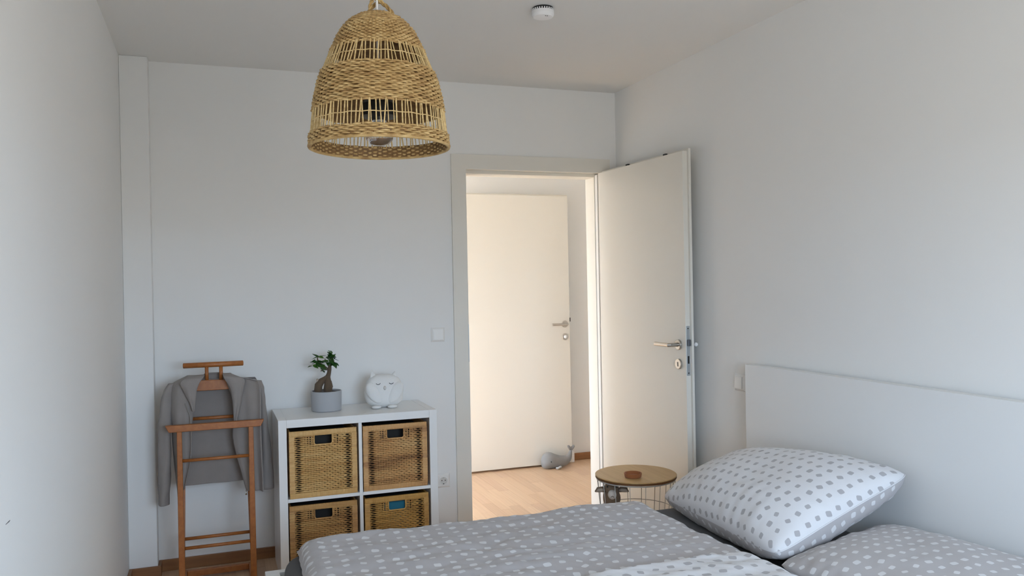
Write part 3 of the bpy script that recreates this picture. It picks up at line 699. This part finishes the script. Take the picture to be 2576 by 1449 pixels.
pillow('white pillow with grey dots leaning on the headboard', M['white_dots'], M['grey_dots'],
       (1.595, 2.075, .535), (1.70, 2.945, .505), (2.12, 2.93, .625), (2.200, 2.125, .724), .125, .125, 21, .60, .80)
pillow('grey pillow with white dots lying flat by the headboard', M['grey_dots'], M['white_dots'],
       (1.58, 1.34, .515), (1.595, 2.085, .512), (2.20, 2.24, .522), (2.215, 1.34, .545), .075, .052, 31, .62, .80)

# ------------------------------------------------------------------ wire table, dish, toy
TX, TY, TZ = 1.922, 3.555, .45
tb = thing('side_table', 'round wire side table with oak top in front of the door', 'side table', (TX, TY, 0))
def disc(nm, r1, z0, z1, m_): return MB().lathe([(0,z0),(r1-.002,z0),(r1,z0+.0015),(r1,z1-.0015),(r1-.002,z1),(0,z1)], 64).build(nm, m_, tb)
disc('table_top', .197, TZ-.006, TZ, M['table_top']); disc('top_edge', .1965, TZ-.015, TZ-.0061, M['table_rim'])
def hoop(nm, rr, z, rad): return MB().tube([(rr*math.cos(2*PI*k/64), rr*math.sin(2*PI*k/64), z) for k in range(64)], rad, 8, closed=True).build(nm, M['wire'], tb, smooth=True)
RT, RB = .190, .150
rz = lambda z: RB+(RT-RB)*(z/.43)
hoop('hoop', RT, TZ-.020, .003); hoop('hoop', rz(.28), .28, .0018); hoop('hoop', rz(.14), .14, .0018); hoop('hoop', RB, .004, .003)
for k in range(16):
    a = 2*PI*(k+.35)/16; c, s = math.cos(a), math.sin(a)
    MB().tube([(RT*c, RT*s, TZ-.018), (RB*c, RB*s, .003)], .0017, 8).build('wire', M['wire'], tb, smooth=True)
for k in range(5):
    y = -.1+.05*k; h = math.sqrt(RB**2-y*y); MB().tube([(-h, y, .006), (h, y, .006)], .0017, 6).build('floor_wire', M['wire'], tb)
for a in (-1.3, .8, 2.9): MB().box(-.012, .012, -.006, .006, TZ-.021, TZ-.0151).build('clip', M['plate_steel'], tb).location = (.182*math.cos(a), .182*math.sin(a), 0)
dh = thing('small_dish', 'small round terracotta dish on the side table', 'dish', (1.873, 3.492, TZ))
MB().lathe([(0,0),(.036,0),(.040,.004),(.0425,.020),(.0415,.022),(.038,.021),(.035,.008),(0,.006)], 48).build('bowl', M['clay'], dh, bevel=.0006)
ty = thing('plush_donkey', 'brown plush donkey toy inside the wire table', 'plush toy', (1.790, 3.556, .0085), -.42)
def fz(p): return p*(1+.03*noise.noise(p*70))
MB().ball((0,0,.175), .045, .042, .168, 24, 16, fn=fz).build('body', M['toy_brown'], ty, smooth=True)
MB().ball((0,-.016,.390), 0.034, .036, .036, 24, 16, fn=fz).build('head', M['toy_brown'], ty, smooth=True)
MB().ball((0,-.01,.340), .042, .038, .05, 20, 12, fn=fz).build('neck', M['toy_brown'], ty, smooth=True)
sn = MB().ball((0,-.050,.365), .021, .022, .023, 20, 14, fn=fz).build('snout', M['toy_snout'], ty, smooth=True)
for s in (-1, 1): MB().tube([(0,-.0725,.363),(s*.007,-.0705,.358)], .0010, 6).build('mouth_stitch', M['black_matte'], sn)
for s in (-1, 1):
    MB().tube([(s*.022,-.012,.372),(s*.046,-.020,.383),(s*.066,-.024,.382),(s*.080,-.022,.372)], [.007,.014,.013,.003], 12, flat=.45).build('ear', M['toy_brown'], ty, smooth=True)
    MB().tube([(s*.034,-.024,.378),(s*.048,-.029,.382),(s*.064,-.032,.381),(s*.075,-.029,.374)], [.003,.008,.0075,.002], 10, flat=.4).build('inner_ear', M['toy_ear'], ty, smooth=True)
    MB().ball((s*.022,-.046,.401), .004, .004, .004, 12, 8).build('eye', M['dark'], ty, smooth=True)
    MB().tube([(s*.045,-.012,.20),(s*.052,-.04,.15),(s*.045,-.055,.10)], [.016,.016,.017], 12).build('arm', M['toy_brown'], ty, smooth=True)
    MB().tube([(s*.025,-.02,.05),(s*.032,-.06,.03),(s*.034,-.085,.022)], [.022,.020,.020], 12).build('leg', M['toy_brown'], ty, smooth=True)

# ------------------------------------------------------------------ whale by the hall door
wh = thing('plush_whale', 'grey knitted plush whale on the floor by the hallway door', 'plush toy', (2.40, 5.682, 0), .03)
sec = [(-.118,.048,.004,.004),(-.115,.050,.030,.022),(-.104,.055,.048,.038),(-.085,.061,.060,.050),(-.060,.064,.064,.056),(-.030,.058,.058,.056),(0,.051,.050,.052),(.035,.047,.044,.046),(.065,.047,.041,.039),(.092,.055,.035,.031),(.108,.071,.026,.024),(.118,.092,.017,.017),(.124,.112,.011,.013),(.127,.126,.009,.011)]
wm = MB(); n = 24; vs = []
for i, (x, zc, rz_, ry_) in enumerate(sec):
    a = sec[max(i-1, 0)]; b = sec[min(i+1, len(sec)-1)]; d = Vector((b[0]-a[0], 0, b[1]-a[1])).normalized()
    if i < 8: d = Vector((1, 0, 0))
    up = Vector((-d.z, 0, d.x))
    for k in range(n):
        t = 2*PI*k/n; p = Vector((x, 0, zc))+up*rz_*math.cos(t)+Vector((0, 1, 0))*ry_*math.sin(t)
        p.z = max(p.z, .0005); vs.append(p)
m_ = len(sec); wm.add(vs, [(i*n+k, i*n+(k+1) % n, (i+1)*n+(k+1) % n, (i+1)*n+k) for i in range(m_-1) for k in range(n)]+[tuple(range(n-1, -1, -1)), tuple((m_-1)*n+k for k in range(n))])
wm.build('body', M['whale'], wh, smooth=True, sub=1)
for s, L_ in ((-1, 1.0), (1, .9)):
    MB().tube([(.127,0,.122),(.127+s*.010,-.002,.138),(.127+s*.022,-.004,.152),(.127+s*.030*L_,-.004,.158)], [.009,.013,.011,.003], 14, flat=.55).build('fluke', M['whale'], wh, smooth=True)
MB().ball((-.062, -.0545, .060), .0045, .004, .0045, 14, 10).build('eye', M['dark'], wh, smooth=True)
for s in (-1, 1):
    R = Matrix.Rotation(s*.5, 3, 'X') @ Matrix.Rotation(.15, 3, 'Z')
    MB().ball((-.004, -.062 if s < 0 else .046, .0135), .026, .020, .008, 20, 12, rot=R, fn=lambda p: Vector((p.x, p.y, p.z+.004*math.sin(p.x*140)))).build('flipper', M['flipper'], wh, smooth=True)

# ------------------------------------------------------------------ woven pendant lamp
LX, LY, LZ = .424, 2.158, 1.752
lp = thing('pendant_lamp', 'bell-shaped woven sedge pendant lamp hanging from the ceiling', 'lamp', (LX, LY, LZ))
PR = [(0,.180),(.031,.178),(.066,.174),(.089,.171),(.127,.165),(.165,.156),(.197,.146),(.225,.133),(.248,.122),(.275,.109),(.300,.096),(.316,.084),(.331,.068),(.342,.050),(.349,.030),(.352,.012)]
def rad(z):
    for (a, ra), (b, rb) in zip(PR, PR[1:]):
        if z <= b: return ra+(rb-ra)*(z-a)/(b-a)
    return PR[-1][1]
rw = random.Random(9)
def woven(name, rows, ribs, flare=0):
    m = MB()
    for k, (z, rr) in enumerate(rows):
        nr = ribs if rr > .088 else (ribs//2 if rr > .045 else ribs//4); nr -= nr % 2; seg = nr*4; ph = (k % 2)*PI; o1 = rw.random()*6
        vs = []; fs = []
        for i in range(seg):
            t = 2*PI*i/seg; und = math.sin(nr/2*t+ph)
            q = rr+.0032*und+.0006*math.sin(5*t+o1); zz = z+.0006*math.sin(17*t+o1)+.0008*math.sin(9*t+o1*2)
            hh = .0030+.0005*math.sin(13*t+o1*3)
            for dr, dz in ((.0019, -.55), (.0019, .55), (0, 1), (-.0019, 0), (0, -1)):
                vs.append(((q+dr)*math.cos(t), (q+dr)*math.sin(t), zz+hh*dz))
        for i in range(seg):
            for j in range(5):
                a = i*5+j; b = i*5+(j+1) % 5; c = ((i+1) % seg)*5+(j+1) % 5; d = ((i+1) % seg)*5+j; fs.append((a, d, c, b))
        m.add(vs, fs)
    return tag(m.build(name, M['sedge'], lp, smooth=True), kind='stuff')
def lining(za, zb, ins=.0052):
    n_ = 14; MB().grid(lambda a, b: ((rad(za+(zb-za)*b)-ins)*math.cos(2*PI*a), (rad(za+(zb-za)*b)-ins)*math.sin(2*PI*a), za+(zb-za)*b), 72, n_).build('shadow_lining', M['sedge_shadow'], lp, smooth=True, solid=.0012)  # added sheet behind the weave: closes its holes, dark colour paints interior shade
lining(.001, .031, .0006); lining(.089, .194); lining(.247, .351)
def zr(a, b, st=.0049): n_ = max(2, round((b-a)/st)); return [(a+(b-a)*(i+.5)/n_, rad(a+(b-a)*(i+.5)/n_)) for i in range(n_)]
woven('woven_rim_band', [(z, rr+.0012) for z, rr in zr(.0, .031)], 80)
woven('woven_middle_band', zr(.089, .194), 76)
# crown rows spaced along the curve
crow = []; z = .247
while z < .351:
    crow.append((z, rad(z))); dz = .0049; r1 = rad(z); r2 = rad(z+.001); sl_ = abs(r2-r1)/.001; z += dz/math.sqrt(1+sl_*sl_)
woven('woven_crown', crow, 76)
MB().tube([(rad(0)*math.cos(2*PI*k/80)*1.012, rad(0)*math.sin(2*PI*k/80)*1.012, -.001) for k in range(80)], .0042, 8, closed=True).build('rim_twine', M['sedge'], lp, smooth=True)
stk = MB().tube([(0,0,-.5),(0,0,.5)], .0016, 6).build('stick', M['sedge_stick'], None); stm = stk.data; bpy.data.objects.remove(stk)
def sticks(za, zb, n_):
    for k in range(n_):
        t = 2*PI*(k+rw.uniform(-.25,.25))/n_; t2 = t+rw.gauss(0, .022); a = Vector((rad(za)*math.cos(t), rad(za)*math.sin(t), za-.004)); b = Vector((rad(zb)*math.cos(t2), rad(zb)*math.sin(t2), zb+.004))
        o = bpy.data.objects.new('stick', stm); COL.objects.link(o); o.parent = lp; o.location = (a+b)/2
        o.rotation_euler = (b-a).to_track_quat('Z', 'Y').to_euler(); q = rw.uniform(.75, 1.35); o.scale = (q, q, (b-a).length)
    zm = (za+zb)/2; rm = rad(zm)+.0006
    MB().tube([(rm*math.cos(2*PI*k/72), rm*math.sin(2*PI*k/72), zm+.0010*math.sin(k*1.9)) for k in range(72)], .0013, 6, closed=True).build('binding_twine', M['sedge_stick'], lp, smooth=True)
sticks(.031, .089, 108); sticks(.194, .247, 92)
def rope(name, pts, rr=.0042, tw=26):
    P = []; n_ = 40
    def bez(t):
        s = t*(len(pts)-1); i = min(int(s), len(pts)-2); q = s-i; p0 = Vector(pts[max(i-1,0)]); p1 = Vector(pts[i]); p2 = Vector(pts[i+1]); p3 = Vector(pts[min(i+2,len(pts)-1)])
        return .5*((2*p1)+(p2-p0)*q+(2*p0-5*p1+4*p2-p3)*q*q+(3*p1-p0-3*p2+p3)*q**3)
    m = MB()
    for ph in (0, PI):
        path = []
        for i in range(n_+1):
            t = i/n_; c = bez(t); d = (bez(min(1, t+.01))-bez(max(0, t-.01))).normalized(); a = d.orthogonal().normalized(); a = (Vector((0,1,0))-d*d.y).normalized(); b = d.cross(a); k = t*tw+ph
            path.append(c+(a*math.cos(k)+b*math.sin(k))*rr*.62)
        m.tube(path, rr*.66, 7)
    return m.build(name, M['rope'], lp, smooth=True)
rope('hanging_loop', [(-.026,-.03,.342),(-.022,-.028,.364),(-.008,-.006,.390),(.016,.004,.384),(.040,.004,.362),(.054,.004,.334)])
rope('hanging_loop', [(-.018,.03,.345),(-.014,.026,.366),(.006,.012,.388),(.022,.0,.376),(.036,-.02,.352),(.038,-.028,.338)])
MB().tube([(0,0,.19),(0,0,ZC-LZ-.03)], .0032, 10).build('cable', M['plastic_bright'], lp, smooth=True)
MB().lathe([(0,ZC-LZ-.05),(.02,ZC-LZ-.05),(.048,ZC-LZ-.012),(.05,ZC-LZ),(0,ZC-LZ)], 32).build('ceiling_rose', M['plastic_bright'], lp)
sk = MB().lathe([(0,.196),(.010,.196),(.018,.180),(.022,.150),(.046,.112),(.048,.080),(.020,.078),(.019,.070),(0,.070)], 32).build('socket', M['dark'], lp, smooth=False)
MB().lathe([(0,.003),(.012,.0035),(.024,.008),(.034,.019),(.038,.034),(.034,.050),(.024,.062),(.016,.072),(.0145,.080),(0,.080)], 32).build('bulb', M['glass'], lp, smooth=True)
MB().lathe([(0,.052),(.011,.052),(.011,.078),(0,.078)], 20).build('bulb_screw', M['steel'], sk)
